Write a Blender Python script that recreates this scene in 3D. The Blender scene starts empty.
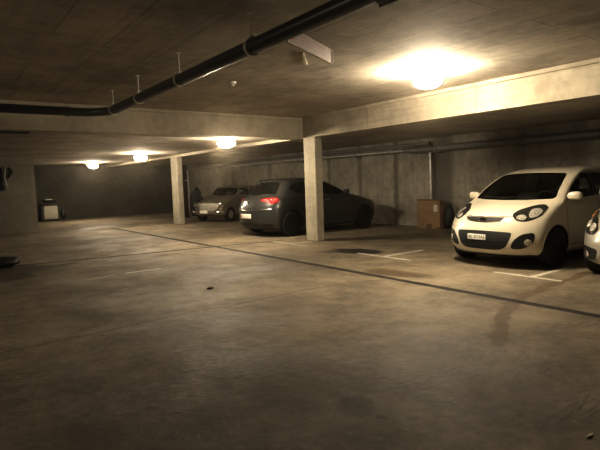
import bpy, bmesh, math, random
from mathutils import Vector, Matrix
from mathutils.bvhtree import BVHTree
random.seed(7)
PI = math.pi
SC = bpy.context.scene
COL = SC.collection

# ------------------------------------------------------------------ materials
class NT:
    """small helper around a material's node tree"""
    def __init__(s, name):
        s.m = bpy.data.materials.new(name); s.m.use_nodes = True
        s.t = s.m.node_tree; s.t.nodes.clear()
        s.out = s.n('ShaderNodeOutputMaterial')
        s.b = s.n('ShaderNodeBsdfPrincipled'); s.l(s.b.outputs[0], s.out.inputs[0])
    def n(s, t, **k):
        o = s.t.nodes.new(t)
        for a, v in k.items(): setattr(o, a, v)
        return o
    def l(s, a, b): s.t.links.new(a, b)
    def put(s, sock, v):
        if isinstance(v, bpy.types.NodeSocket): s.l(v, sock)
        else: sock.default_value = v
    def math(s, op, a, b=0.0, c=None, clamp=False):
        o = s.n('ShaderNodeMath', operation=op, use_clamp=clamp)
        s.put(o.inputs[0], a); s.put(o.inputs[1], b)
        if c is not None: s.put(o.inputs[2], c)
        return o.outputs[0]
    def vmath(s, op, a, b=(0, 0, 0)):
        o = s.n('ShaderNodeVectorMath', operation=op)
        s.put(o.inputs[0], a); s.put(o.inputs[1], b)
        return o
    def coords(s):
        if not hasattr(s, '_c'): s._c = s.n('ShaderNodeTexCoord').outputs['Object']
        return s._c
    def mapping(s, scale=(1, 1, 1), rot=(0, 0, 0), loc=(0, 0, 0), vec=None):
        o = s.n('ShaderNodeMapping'); s.l(vec or s.coords(), o.inputs[0])
        o.inputs['Scale'].default_value = scale; o.inputs['Rotation'].default_value = rot; o.inputs['Location'].default_value = loc
        return o.outputs[0]
    def noise(s, scale, detail=6, rough=.6, vec=None, dist=0):
        o = s.n('ShaderNodeTexNoise'); s.l(vec or s.coords(), o.inputs['Vector'])
        o.inputs['Scale'].default_value = scale; o.inputs['Detail'].default_value = detail
        o.inputs['Roughness'].default_value = rough; o.inputs['Distortion'].default_value = dist
        return o.outputs['Fac']
    def ramp(s, f, a, b, lo=0.0, hi=1.0):
        o = s.n('ShaderNodeMapRange', interpolation_type='SMOOTHSTEP'); s.l(f, o.inputs[0])
        o.inputs[1].default_value = a; o.inputs[2].default_value = b; o.inputs[3].default_value = lo; o.inputs[4].default_value = hi
        return o.outputs[0]
    def mix(s, f, a, b, mode='MIX'):
        o = s.n('ShaderNodeMix', data_type='RGBA', blend_type=mode)
        s.put(o.inputs[0], f)
        for k, v in ((6, a), (7, b)):
            if isinstance(v, bpy.types.NodeSocket): s.l(v, o.inputs[k])
            else: o.inputs[k].default_value = (*v, 1) if len(v) == 3 else v
        return o.outputs[2]
    def bump(s, h, strength=.3, dist=.01, prev=None):
        o = s.n('ShaderNodeBump'); s.l(h, o.inputs['Height'])
        o.inputs['Strength'].default_value = strength; o.inputs['Distance'].default_value = dist
        if prev: s.l(prev, o.inputs['Normal'])
        return o.outputs[0]
    def base(s, v):
        if isinstance(v, bpy.types.NodeSocket): s.l(v, s.b.inputs['Base Color'])
        else: s.b.inputs['Base Color'].default_value = (*v, 1)
    def set(s, **k):
        for a, v in k.items(): s.put(s.b.inputs[a.replace('_', ' ')], v)
        return s

def plain(name, col, rough=.5, metal=0.0, var=.12, vscale=14.0, bump=0.0, coat=0.0, spec=.5):
    t = NT(name)
    f = t.noise(vscale, 5)
    c0 = tuple(max(0, c * (1 - var)) for c in col); c1 = tuple(min(1, c * (1 + var)) for c in col)
    t.base(t.mix(t.ramp(f, .3, .7), c0, c1))
    t.set(Roughness=rough, Metallic=metal)
    t.b.inputs['Coat Weight'].default_value = coat; t.b.inputs['Coat Roughness'].default_value = .08
    t.b.inputs['Specular IOR Level'].default_value = spec
    if bump: t.l(t.bump(t.noise(vscale * 6, 4), bump, .004), t.b.inputs['Normal'])
    return t.m

def concrete(name, c, row=None, panel=None, axis='XY', dark=.55, seam=.012, streak=None, offs=(0, 0, 0), contrast=.22, rough=.85, strips=None, grain_rot=0.0):
    """board-marked concrete; axis picks the two object axes the board pattern runs along"""
    t = NT(name)
    n1 = t.noise(.9, 8, .62); n2 = t.noise(6, 8, .7); n3 = t.noise(45, 4, .7)
    v = t.math('ADD', t.math('MULTIPLY', n1, .6), t.math('MULTIPLY', n2, .4))
    lo = tuple(k * (1 - contrast) for k in c); hi = tuple(min(1, k * (1 + contrast)) for k in c)
    colr = t.mix(t.ramp(v, .36, .64), lo, hi)
    colr = t.mix(t.ramp(n3, .62, .8, 0, .25), colr, tuple(k * .55 for k in c))
    sep = t.n('ShaderNodeSeparateXYZ'); t.l(t.coords(), sep.inputs[0])
    ax = {'X': 0, 'Y': 1, 'Z': 2}
    h = n3
    if row:
        cmb = t.n('ShaderNodeCombineXYZ')
        t.l(sep.outputs[ax[axis[0]]], cmb.inputs[0]); t.l(sep.outputs[ax[axis[1]]], cmb.inputs[1])
        mp = t.mapping(loc=offs, vec=cmb.outputs[0])
        br = t.n('ShaderNodeTexBrick', offset=.5, squash=1.0); t.l(mp, br.inputs['Vector'])
        br.inputs['Color1'].default_value = (.86, .86, .86, 1); br.inputs['Color2'].default_value = (1, 1, 1, 1)
        br.inputs['Mortar'].default_value = (dark, dark, dark, 1)
        br.inputs['Scale'].default_value = 1; br.inputs['Mortar Size'].default_value = seam; br.inputs['Mortar Smooth'].default_value = .4
        br.inputs['Brick Width'].default_value = panel; br.inputs['Row Height'].default_value = row; br.inputs['Bias'].default_value = 0
        fade = t.ramp(t.noise(1.7, 4), .35, .6)
        colr = t.mix(t.math('MULTIPLY', fade, .9), colr, t.mix(1.0, colr, br.outputs['Color'], 'MULTIPLY'))
    if streak:      # grain or water streaks drawn out along one axis
        sc = [14, 14, 14]; sc[ax[streak]] = .5
        st = t.noise(1.0, 5, .6, vec=t.mapping(scale=tuple(sc), rot=(0, 0, grain_rot)))
        colr = t.mix(t.ramp(st, .45, .75, 0, .5), colr, tuple(k * .6 for k in c))
    if strips:      # dark vertical strips: wall joints, plus the shadow painted beside the downpipe
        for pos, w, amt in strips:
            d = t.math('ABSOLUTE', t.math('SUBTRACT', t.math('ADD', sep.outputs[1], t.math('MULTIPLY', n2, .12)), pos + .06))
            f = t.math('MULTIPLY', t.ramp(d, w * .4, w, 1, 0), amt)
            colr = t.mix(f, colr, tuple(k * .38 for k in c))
    t.base(colr); t.set(Roughness=rough); t.b.inputs['Specular IOR Level'].default_value = .3
    t.l(t.bump(n3, .25, .006, t.bump(n2, .25, .02)), t.b.inputs['Normal'])
    return t.m

CONC = (.37, .34, .28)

def floor_material():
    t = NT('floor_concrete')
    P = t.coords()
    n1 = t.noise(.55, 8, .65, dist=.4); n2 = t.noise(2.6, 8, .68); n3 = t.noise(14, 8, .75); n4 = t.noise(80, 3, .6)
    v = t.math('ADD', t.math('ADD', t.math('MULTIPLY', n1, .45), t.math('MULTIPLY', n2, .35)), t.math('MULTIPLY', n3, .2))
    c = t.mix(t.ramp(v, .38, .62), (.118, .097, .067), (.27, .226, .16))
    c = t.mix(t.ramp(n3, .54, .72, 0, .5), c, (.29, .255, .19))
    c = t.mix(t.ramp(t.noise(5.5, 6, .7), .60, .72, 0, .5), c, (.115, .094, .063))
    # a slightly warped copy of the coordinates, so that stain edges wander
    wn = t.n('ShaderNodeTexNoise'); t.l(P, wn.inputs['Vector']); wn.inputs['Scale'].default_value = 3.2; wn.inputs['Detail'].default_value = 6
    w = t.vmath('SUBTRACT', wn.outputs['Color'], (.5, .5, .5)).outputs[0]
    sc = t.n('ShaderNodeVectorMath', operation='SCALE'); t.l(w, sc.inputs[0]); sc.inputs['Scale'].default_value = .24
    W = t.vmath('ADD', P, sc.outputs[0]).outputs[0]
    def blot(cx, cy, rx, ry, rot, amt, col, soft=.45):
        nonlocal c
        o = t.n('ShaderNodeMapping', vector_type='TEXTURE'); t.l(W, o.inputs[0])
        o.inputs['Location'].default_value = (cx, cy, 0); o.inputs['Rotation'].default_value = (0, 0, rot); o.inputs['Scale'].default_value = (rx, ry, 1)
        flat = t.vmath('MULTIPLY', o.outputs[0], (1, 1, 0)).outputs[0]
        ln = t.vmath('LENGTH', flat).outputs['Value']
        c = t.mix(t.math('MULTIPLY', t.ramp(ln, 1 - soft, 1 + soft * .3, 1, 0), amt), c, col)
    def trail(pts, wd, amt, col, soft=.5):
        nonlocal c
        dm = None
        for (ax, ay), (bx, by) in zip(pts, pts[1:]):
            ab = Vector((bx - ax, by - ay, 0)); L2 = ab.length_squared
            pa = t.vmath('MULTIPLY', t.vmath('SUBTRACT', W if wd > .04 else P, (ax, ay, 0)).outputs[0], (1, 1, 0)).outputs[0]
            h = t.math('DIVIDE', t.vmath('DOT_PRODUCT', pa, tuple(ab)).outputs['Value'], L2, clamp=True)
            s_ = t.n('ShaderNodeVectorMath', operation='SCALE'); s_.inputs[0].default_value = tuple(ab); t.l(h, s_.inputs['Scale'])
            d = t.vmath('LENGTH', t.vmath('SUBTRACT', pa, s_.outputs[0]).outputs[0]).outputs['Value']
            dm = d if dm is None else t.math('MINIMUM', dm, d)
        c = t.mix(t.math('MULTIPLY', t.ramp(dm, wd * (1 - soft), wd * (1 + soft), 1, 0), amt), c, col)
    DK = (.045, .036, .025); BR = (.11, .078, .045)
    blot(6.5, 7.05, .36, .62, .15, .98, (.02, .017, .013), .3); blot(6.2, 7.3, .22, .3, .5, .7, DK)          # oil spot ahead of the dark car
    blot(5.32, 4.95, .27, .6, .12, .85, (.08, .058, .036), .5); blot(5.25, 5.15, .2, .3, 0, .4, BR)           # brown patch by the joint
    blot(5.95, 5.2, .07, .22, .4, .5, BR)
    blot(1.97, 2.18, .10, .17, -.6, .85, (.05, .042, .03)); blot(1.98, 2.0, .03, .05, 0, .6, DK)
    blot(.8, 9.2, .5, .6, .5, .9, (.05, .042, .03), .2); blot(1.0, 9.75, .75, .62, .2, .9, (.06, .05, .034), .25); blot(.6, 9.6, .7, .8, .2, .9, (.06, .05, .034), .3)
    blot(1.75, 9.75, .45, .16, .35, .8, (.06, .05, .034), .3)
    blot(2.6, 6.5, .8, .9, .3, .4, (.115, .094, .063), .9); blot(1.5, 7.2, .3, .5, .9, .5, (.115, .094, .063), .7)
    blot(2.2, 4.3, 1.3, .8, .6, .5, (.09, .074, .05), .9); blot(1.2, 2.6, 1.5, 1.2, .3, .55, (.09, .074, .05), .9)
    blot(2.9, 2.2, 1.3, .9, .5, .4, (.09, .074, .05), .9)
    trail([(7.8, 3.12), (6.7, 3.12), (5.8, 3.05), (5.15, 2.98), (4.5, 2.76), (4.2, 2.64), (3.8, 2.4), (3.6, 2.28)], .065, .85, BR, .4)
    trail([(-.4, 4.83), (.386, 4.845), (1.22, 4.88), (2.28, 4.995), (2.55, 4.92), (3.63, 4.99), (4.35, 4.96), (4.95, 4.72)], .016, .6, (.07, .055, .035))
    trail([(.2, 7.6), (1.2, 7.75), (1.9, 7.7)], .015, .35, (.08, .065, .04))
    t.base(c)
    # trowelled ridges that catch the light, drawn out roughly across the view
    st = t.noise(1.0, 5, .65, vec=t.mapping(scale=(9, 26, 1), rot=(0, 0, .62)))
    rg = t.ramp(t.noise(.7, 4), .42, .62)
    t.set(Roughness=t.math('SUBTRACT', t.ramp(v, .3, .7, .76, .62), t.math('MULTIPLY', rg, .2))); t.b.inputs['Specular IOR Level'].default_value = .4
    b = t.bump(n3, .5, .014); b = t.bump(t.math('MULTIPLY', st, rg), 1.0, .018, b); b = t.bump(n4, .3, .004, b)
    t.l(b, t.b.inputs['Normal'])
    return t.m

def glass_material(name, tint, refl=.9):
    t = NT(name); t.t.nodes.remove(t.b)
    tr = t.n('ShaderNodeBsdfTransparent'); tr.inputs[0].default_value = (*tint, 1)
    gl = t.n('ShaderNodeBsdfGlossy'); gl.inputs['Roughness'].default_value = .03; gl.inputs[0].default_value = (refl, refl, refl, 1)
    fr = t.n('ShaderNodeFresnel'); fr.inputs[0].default_value = 1.5
    mx = t.n('ShaderNodeMixShader'); t.l(fr.outputs[0], mx.inputs[0]); t.l(tr.outputs[0], mx.inputs[1]); t.l(gl.outputs[0], mx.inputs[2])
    t.l(mx.outputs[0], t.out.inputs[0])
    return t.m

def emissive(name, col, strength):
    t = NT(name); t.base(col); t.set(Roughness=.4)
    t.b.inputs['Emission Color'].default_value = (*col, 1); t.b.inputs['Emission Strength'].default_value = strength
    return t.m

def grille_material(name):
    t = NT(name)
    wv = t.n('ShaderNodeTexWave', wave_type='BANDS', bands_direction='Z'); t.l(t.coords(), wv.inputs[0]); wv.inputs['Scale'].default_value = 14
    t.base(t.mix(wv.outputs['Fac'], (.007, .007, .007), (.014, .014, .014))); t.set(Roughness=.6)
    t.l(t.bump(wv.outputs['Fac'], .25, .01), t.b.inputs['Normal'])
    return t.m

def lamp_lens_material(name, c0, c1, scale=26, rough=.12):
    t = NT(name)
    vo = t.n('ShaderNodeTexVoronoi'); t.l(t.coords(), vo.inputs['Vector']); vo.inputs['Scale'].default_value = scale
    t.base(t.mix(t.ramp(vo.outputs['Distance'], .1, .6), c1, c0)); t.set(Roughness=rough, Metallic=.3)
    t.b.inputs['Coat Weight'].default_value = 1.0; t.b.inputs['Coat Roughness'].default_value = .03
    t.l(t.bump(vo.outputs['Distance'], .5, .01), t.b.inputs['Normal'])
    return t.m

M = {}
def build_materials():
    M['floor'] = floor_material()
    M['ceiling'] = concrete('ceiling_concrete', (.45, .41, .34), row=.52, panel=2.6, axis='YX', dark=.62, seam=.012, streak='Y', contrast=.25)
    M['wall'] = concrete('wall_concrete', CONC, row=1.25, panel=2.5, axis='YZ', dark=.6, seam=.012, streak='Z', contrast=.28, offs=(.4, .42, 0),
                         strips=[(11.77, .13, .7), (10.24, .13, .8), (13.3, .13, .7), (8.55, .42, .8), (14.2, .2, .5), (17, .2, .5), (20, .25, .5), (6.4, .2, .4), (5.1, .25, .35), (4.2, .2, .4)])  # widest strip is a painted shadow beside the downpipe
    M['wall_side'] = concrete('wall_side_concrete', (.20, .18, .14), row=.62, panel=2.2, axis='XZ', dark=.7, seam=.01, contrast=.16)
    M['wall_shade'] = concrete('unlit_wall_concrete', (.07, .062, .048))  # unseen near walls coloured dark to cut bounced light
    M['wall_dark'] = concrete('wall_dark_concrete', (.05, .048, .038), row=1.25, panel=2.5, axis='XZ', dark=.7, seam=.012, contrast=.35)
    M['beam'] = concrete('beam_concrete', (.43, .385, .30), row=2.4, panel=1.9, axis='ZY', dark=.55, seam=.008, contrast=.2, streak='Y')
    M['beam_cross'] = concrete('cross_beam_concrete', (.43, .385, .30), row=2.4, panel=2.3, axis='ZX', dark=.6, seam=.008, contrast=.16)
    M['column'] = concrete('column_concrete', (.40, .365, .29), row=.11, panel=9, axis='YZ', dark=.8, seam=.006, contrast=.16, streak='Z')
    M['line'] = plain('worn_white_paint', (.56, .53, .44), .8, var=.25, vscale=22)
    M['line_faint'] = plain('faint_white_paint', (.42, .38, .29), .8, var=.3, vscale=22)
    M['groove'] = plain('dark_joint', (.018, .014, .010), .8, var=.3, vscale=10)
    M['groove_faint'] = plain('worn_joint', (.055, .045, .03), .85, var=.3, vscale=10)
    M['pipe'] = plain('black_plastic_pipe', (.028, .031, .036), .36, var=.2)
    M['pipe_steel'] = plain('galvanised_pipe', (.42, .41, .38), .38, .75, var=.15)
    M['pipe_grey'] = plain('dull_grey_pipe', (.16, .155, .14), .42, .25, var=.15)
    M['zinc'] = plain('zinc_bracket', (.66, .63, .56), .45, .2)
    M['cream'] = plain('cream_car_paint', (.66, .605, .48), .32, var=.02, coat=.9)
    M['grey_paint'] = plain('graphite_car_paint', (.06, .06, .057), .36, .45, var=.05, vscale=60, coat=.8)
    M['olive_paint'] = plain('olive_grey_car_paint', (.235, .215, .16), .35, .2, var=.04, coat=.7)
    M['silver_paint'] = plain('silver_beige_car_paint', (.40, .38, .33), .33, .35, var=.03, coat=.9)
    M['under'] = plain('underbody_black', (.008, .008, .008), .8)
    M['plastic'] = plain('black_plastic', (.014, .014, .014), .45)
    M['grille'] = grille_material('grille_mesh_black')
    M['chrome'] = plain('chrome', (.82, .80, .74), .12, 1.0, var=.03)
    M['rubber'] = plain('tyre_rubber', (.012, .012, .012), .75, bump=.2)
    M['alloy'] = plain('dark_alloy', (.05, .05, .048), .35, .8)
    M['alloy_light'] = plain('hubcap_silver', (.42, .41, .38), .35, .8)
    M['glass'] = glass_material('window_glass', (.50, .52, .48))
    M['glass_dark'] = plain('tinted_glass', (.010, .011, .010), .06, var=.02)
    M['lens'] = lamp_lens_material('headlamp_lens', (.55, .52, .45), (.28, .26, .22), 34)
    M['lens_dark'] = lamp_lens_material('headlamp_dark_rim', (.05, .05, .045), (.012, .012, .012), 16)
    M['lens_red'] = lamp_lens_material('tail_lamp_red', (.42, .016, .012), (.20, .006, .006), 40, .3)
    M['lens_pink'] = plain('tail_lamp_bright', (.60, .16, .13), .3, coat=1.0)
    M['lens_amber'] = plain('indicator_amber', (.55, .22, .05), .2, coat=1.0)
    M['mirror'] = plain('bright_reflector', (.95, .92, .85), .08, .9, var=.02)
    M['plate'] = plain('number_plate_white', (.80, .77, .68), .35, var=.03)
    M['ink'] = plain('number_plate_black', (.02, .02, .02), .5)
    M['crest_red'] = plain('plate_crest_red', (.5, .04, .03), .4)
    M['fabric'] = plain('seat_fabric', (.035, .034, .032), .9, bump=.3)
    M['dash'] = plain('dashboard_plastic', (.02, .02, .02), .7)
    M['card'] = plain('brown_cardboard', (.29, .195, .11), .85, var=.12, vscale=6)
    M['card_dark'] = plain('dark_cardboard', (.16, .095, .05), .85)
    M['paper'] = plain('white_paper', (.62, .58, .5), .7)
    M['bag'] = plain('black_bag', (.02, .019, .017), .55, bump=.4)
    M['blue'] = plain('dark_blue_cloth', (.014, .018, .03), .85, bump=.3)
    M['white_cloth'] = plain('pale_cloth', (.52, .50, .46), .85, bump=.3)
    M['brown_board'] = plain('dark_brown_board', (.05, .034, .022), .7)
    M['cabinet'] = plain('off_white_cabinet', (.40, .37, .29), .6, var=.06)
    M['lamp_body'] = plain('lamp_base_white', (.7, .68, .62), .5)
    M['lamp'] = emissive('lamp_diffuser', (1.0, .87, .68), LAMP)
    M['lamp_mid'] = emissive('lamp_diffuser_mid', (1.0, .87, .68), LAMP * .85)  # second lamp set weaker to tone down the floor below it
    M['lamp_far'] = emissive('lamp_diffuser_dim', (1.0, .87, .68), LAMP * .6)
    M['sensor'] = plain('pale_glass_dome', (.55, .52, .45), .15, coat=1.0)
    M['leaf'] = plain('dark_litter', (.03, .02, .012), .8)

LAMP = 410.0

def sign_material():
    t = NT('faded_red_lettered_sign')
    sep = t.n('ShaderNodeSeparateXYZ'); t.l(t.coords(), sep.inputs[0])
    x, z = sep.outputs[0], sep.outputs[2]
    nn = t.noise(1.0, 3, .6, vec=t.mapping(scale=(70, 1, 42)))
    inx = t.ramp(t.math('ABSOLUTE', t.math('SUBTRACT', x, .04)), .28, .29, 1, 0)
    rows = t.math('GREATER_THAN', t.math('SINE', t.math('MULTIPLY', z, 190.0)), -.2)
    inz = t.ramp(t.math('ABSOLUTE', z), .05, .052, 1, 0)
    f = t.math('MULTIPLY', t.math('MULTIPLY', inx, inz), t.math('MULTIPLY', rows, t.ramp(nn, .42, .52)))
    t.base(t.mix(t.math('MULTIPLY', f, .75), (.25, .175, .145), (.15, .05, .04))); t.set(Roughness=.5)
    return t.m

# ------------------------------------------------------------------ object helpers
def link_mesh(name, me, mat=None, parent=None):
    o = bpy.data.objects.new(name, me); COL.objects.link(o)
    if mat is not None:
        if isinstance(mat, (list, tuple)):
            for m in mat: me.materials.append(m)
        else: me.materials.append(mat)
    if parent is not None: o.parent = parent
    return o
def obj(name, bm, mat=None, parent=None, smooth=None):
    me = bpy.data.meshes.new(name); bm.normal_update(); bm.to_mesh(me); bm.free()
    if smooth is not None:
        me.polygons.foreach_set('use_smooth', [True] * len(me.polygons)); me.set_sharp_from_angle(angle=math.radians(smooth))
    return link_mesh(name, me, mat, parent)
def tag(o, label=None, cat=None, group=None, kind=None):
    if label: o['label'] = label
    if cat: o['category'] = cat
    if group: o['group'] = group
    if kind: o['kind'] = kind
    return o
def thing(name, label, cat, loc=(0, 0, 0), rotz=0.0, group=None):
    o = bpy.data.objects.new(name, None); COL.objects.link(o)
    o.location = loc; o.rotation_euler = (0, 0, rotz); o.empty_display_size = .2
    return tag(o, label, cat, group)
def add_box(bm, x0, x1, y0, y1, z0, z1, bevel=0.0, seg=2, mtx=None):
    t = bmesh.new(); bmesh.ops.create_cube(t, size=1)
    for v in t.verts:
        v.co = Vector((x0 + (v.co.x + .5) * (x1 - x0), y0 + (v.co.y + .5) * (y1 - y0), z0 + (v.co.z + .5) * (z1 - z0)))
    if bevel: bmesh.ops.bevel(t, geom=t.edges[:], offset=bevel, segments=seg, profile=.5, affect='EDGES')
    if mtx is not None: t.transform(mtx)
    merge(bm, t)
def merge(bm, t):
    me = bpy.data.meshes.new('tmp'); t.to_mesh(me); t.free(); bm.from_mesh(me); bpy.data.meshes.remove(me)
def box(name, x0, x1, y0, y1, z0, z1, mat, parent=None, bevel=0.0, mtx=None):
    bm = bmesh.new(); add_box(bm, x0, x1, y0, y1, z0, z1, bevel, 2, mtx)
    return obj(name, bm, mat, parent, 40 if bevel else None)
def add_tube(bm, pts, r, seg=12, caps=True):
    pts = [Vector(p) for p in pts]; rings = []
    rr = r if isinstance(r, (list, tuple)) else [r] * len(pts)
    up = Vector((0, 0, 1))
    for i, p in enumerate(pts):
        d = (pts[min(i + 1, len(pts) - 1)] - pts[max(i - 1, 0)]).normalized()
        a = d.cross(up)
        if a.length < 1e-3: a = d.cross(Vector((1, 0, 0)))
        a.normalize(); b = a.cross(d).normalized()
        rings.append([bm.verts.new(p + (a * math.cos(2 * PI * k / seg) + b * math.sin(2 * PI * k / seg)) * rr[i]) for k in range(seg)])
    for A, B in zip(rings, rings[1:]):
        for k in range(seg): bm.faces.new((A[k], A[(k + 1) % seg], B[(k + 1) % seg], B[k]))
    if caps: bm.faces.new(rings[0][::-1]); bm.faces.new(rings[-1])
def tube(name, pts, r, mat, parent=None, seg=14):
    bm = bmesh.new(); add_tube(bm, pts, r, seg); bmesh.ops.recalc_face_normals(bm, faces=bm.faces)
    return obj(name, bm, mat, parent, 45)
def bend(pts, r, n=6):
    """rounds the inner corners of a polyline"""
    pts = [Vector(p) for p in pts]; out = [pts[0]]
    for a, b, c in zip(pts, pts[1:], pts[2:]):
        p0 = b + (a - b).normalized() * r; p1 = b + (c - b).normalized() * r
        for k in range(n + 1):
            s = k / n; out.append((1 - s) ** 2 * p0 + 2 * s * (1 - s) * b + s * s * p1)
    out.append(pts[-1]); return out
def add_lathe(bm, prof, seg=32, axis='Y', org=(0, 0, 0)):
    """prof: (radius, along) pairs"""
    org = Vector(org); rings = []
    for r, h in prof:
        ring = []
        for k in range(seg):
            a = 2 * PI * k / seg; c, s = r * math.cos(a), r * math.sin(a)
            p = {'Y': (c, h, s), 'Z': (c, s, h), 'X': (h, c, s)}[axis]
            ring.append(bm.verts.new(org + Vector(p)))
        rings.append(ring)
    for A, B in zip(rings, rings[1:]):
        for k in range(seg): bm.faces.new((A[k], A[(k + 1) % seg], B[(k + 1) % seg], B[k]))
    if prof[0][0] > 1e-6: bm.faces.new(rings[0][::-1])
    if prof[-1][0] > 1e-6: bm.faces.new(rings[-1])
    bmesh.ops.remove_doubles(bm, verts=bm.verts, dist=1e-5)
    bmesh.ops.recalc_face_normals(bm, faces=bm.faces)
def lathe(name, prof, mat, parent=None, seg=32, axis='Y', org=(0, 0, 0), smooth=40):
    bm = bmesh.new(); add_lathe(bm, prof, seg, axis, org)
    return obj(name, bm, mat, parent, smooth)
def text_mesh(s, size, mat, name, parent, mtx, extr=.0006):
    cu = bpy.data.curves.new('txt', 'FONT'); cu.body = s; cu.size = size; cu.extrude = extr; cu.align_x = 'CENTER'; cu.align_y = 'CENTER'
    t = bpy.data.objects.new('txt', cu); COL.objects.link(t)
    dg = bpy.context.evaluated_depsgraph_get()
    me = bpy.data.meshes.new_from_object(t.evaluated_get(dg)); me.name = name
    bpy.data.objects.remove(t); bpy.data.curves.remove(cu)
    me.transform(mtx); me.materials.clear()
    return link_mesh(name, me, mat, parent)

# ------------------------------------------------------------------ car body
def pchip(xs, ys):
    n = len(xs); h = [xs[i + 1] - xs[i] for i in range(n - 1)]; d = [(ys[i + 1] - ys[i]) / h[i] for i in range(n - 1)]
    m = [0] * n; m[0], m[-1] = d[0], d[-1]
    for i in range(1, n - 1):
        if d[i - 1] * d[i] <= 0: m[i] = 0
        else:
            w1, w2 = 2 * h[i] + h[i - 1], h[i] + 2 * h[i - 1]; m[i] = (w1 + w2) / (w1 / d[i - 1] + w2 / d[i])
    def f(x):
        if x <= xs[0]: return ys[0]
        if x >= xs[-1]: return ys[-1]
        i = max(k for k in range(n - 1) if xs[k] <= x); t = (x - xs[i]) / h[i]
        return (ys[i] * (1 + 2 * t) * (1 - t) ** 2 + h[i] * m[i] * t * (1 - t) ** 2 + ys[i + 1] * t * t * (3 - 2 * t) + h[i] * m[i + 1] * t * t * (t - 1))
    return f
def car_body_bm(tab, inset=None, taper=.05, KF=12, KS=26):
    """closed body from level slices; tab rows: z, nose x, tail x, half width, front corner depth, rear corner depth, front crown"""
    zs = [r[0] for r in tab]
    F = [pchip(zs, [r[k] for r in tab]) for k in range(1, 7)]
    lev = []
    for a, b in zip(tab, tab[1:]):
        n = max(2, int(max((b[0] - a[0]) / .03, abs(b[1] - a[1]) / .05, abs(b[2] - a[2]) / .05, abs(b[3] - a[3]) / .03) + 1))
        n = min(n, 9)
        lev += [a[0] + (b[0] - a[0]) * k / n for k in range(n)]
    lev.append(zs[-1])
    if inset:
        dz0, dz1, d = inset
        lev = [z for z in lev if dz0 < z]; lev = [min(z, zs[-1]) for z in lev]
    L = max(r[2] for r in tab); xm = L * .52
    bm = bmesh.new(); rings = []
    for z in lev:
        xf, xr, w, af, ar, cf = [f(z) for f in F]
        if inset: xf += d; xr -= d; w -= d * .8; zz = z - dz1 * max(0, (z - dz0) / (zs[-1] - dz0))
        else: zz = z
        n = 2.4; half = []
        for k in range(KF):                                   # nose, from the centre outwards
            th = PI / 2 * k / KF; t = math.sin(th) ** (2 / n)
            half.append((xf + cf * t * t + af * (1 - max(0, math.cos(th)) ** (2 / n)), w * t))
        x0, x1 = xf + cf + af, xr - cf * .6 - ar
        for k in range(KS + 1): half.append((x0 + (x1 - x0) * k / KS, w))
        for k in range(KF - 1, -1, -1):
            th = PI / 2 * k / KF; t = math.sin(th) ** (2 / n)
            half.append((xr - cf * .6 * t * t - ar * (1 - max(0, math.cos(th)) ** (2 / n)), w * t))
        full = half + [(x, -y) for x, y in half[-2:0:-1]]
        ring = []
        for x, y in full:
            u = (x - xm) / (L / 2); y *= 1 - taper * abs(u) ** 2.6
            ring.append(bm.verts.new((x, y, zz)))
        rings.append(ring)
    n = len(rings[0])
    for A, B in zip(rings, rings[1:]):
        for k in range(n): bm.faces.new((A[k], A[(k + 1) % n], B[(k + 1) % n], B[k]))
    H = n // 2
    for ring, flip in ((rings[0], True), (rings[-1], False)):  # bottom and roof strips across the car
        for k in range(H):
            a, b = ring[k], ring[k + 1]; c, e = ring[(n - k - 1) % n], ring[(n - k) % n]
            q = [a, b, c, e]; q = [v for i, v in enumerate(q) if v not in q[:i]]
            if len(q) > 2:
                try: bm.faces.new(q[::-1] if flip else q)
                except ValueError: pass
    bmesh.ops.recalc_face_normals(bm, faces=bm.faces)
    return bm

def chaikin(pts, n=2, r=.05):
    """rounds the corners of a closed outline by about r"""
    out = []; N = len(pts)
    for i in range(N):
        a, b, c = pts[i - 1], pts[i], pts[(i + 1) % N]
        u, v = a - b, c - b
        k0, k1 = min(r, u.length * .45), min(r, v.length * .45)
        p0, p1 = b + u.normalized() * k0, b + v.normalized() * k1
        for j in range(5):
            t = j / 4; out.append(p0 * (1 - t) ** 2 + b * (2 * t * (1 - t)) + p1 * t * t)
    return out

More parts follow.
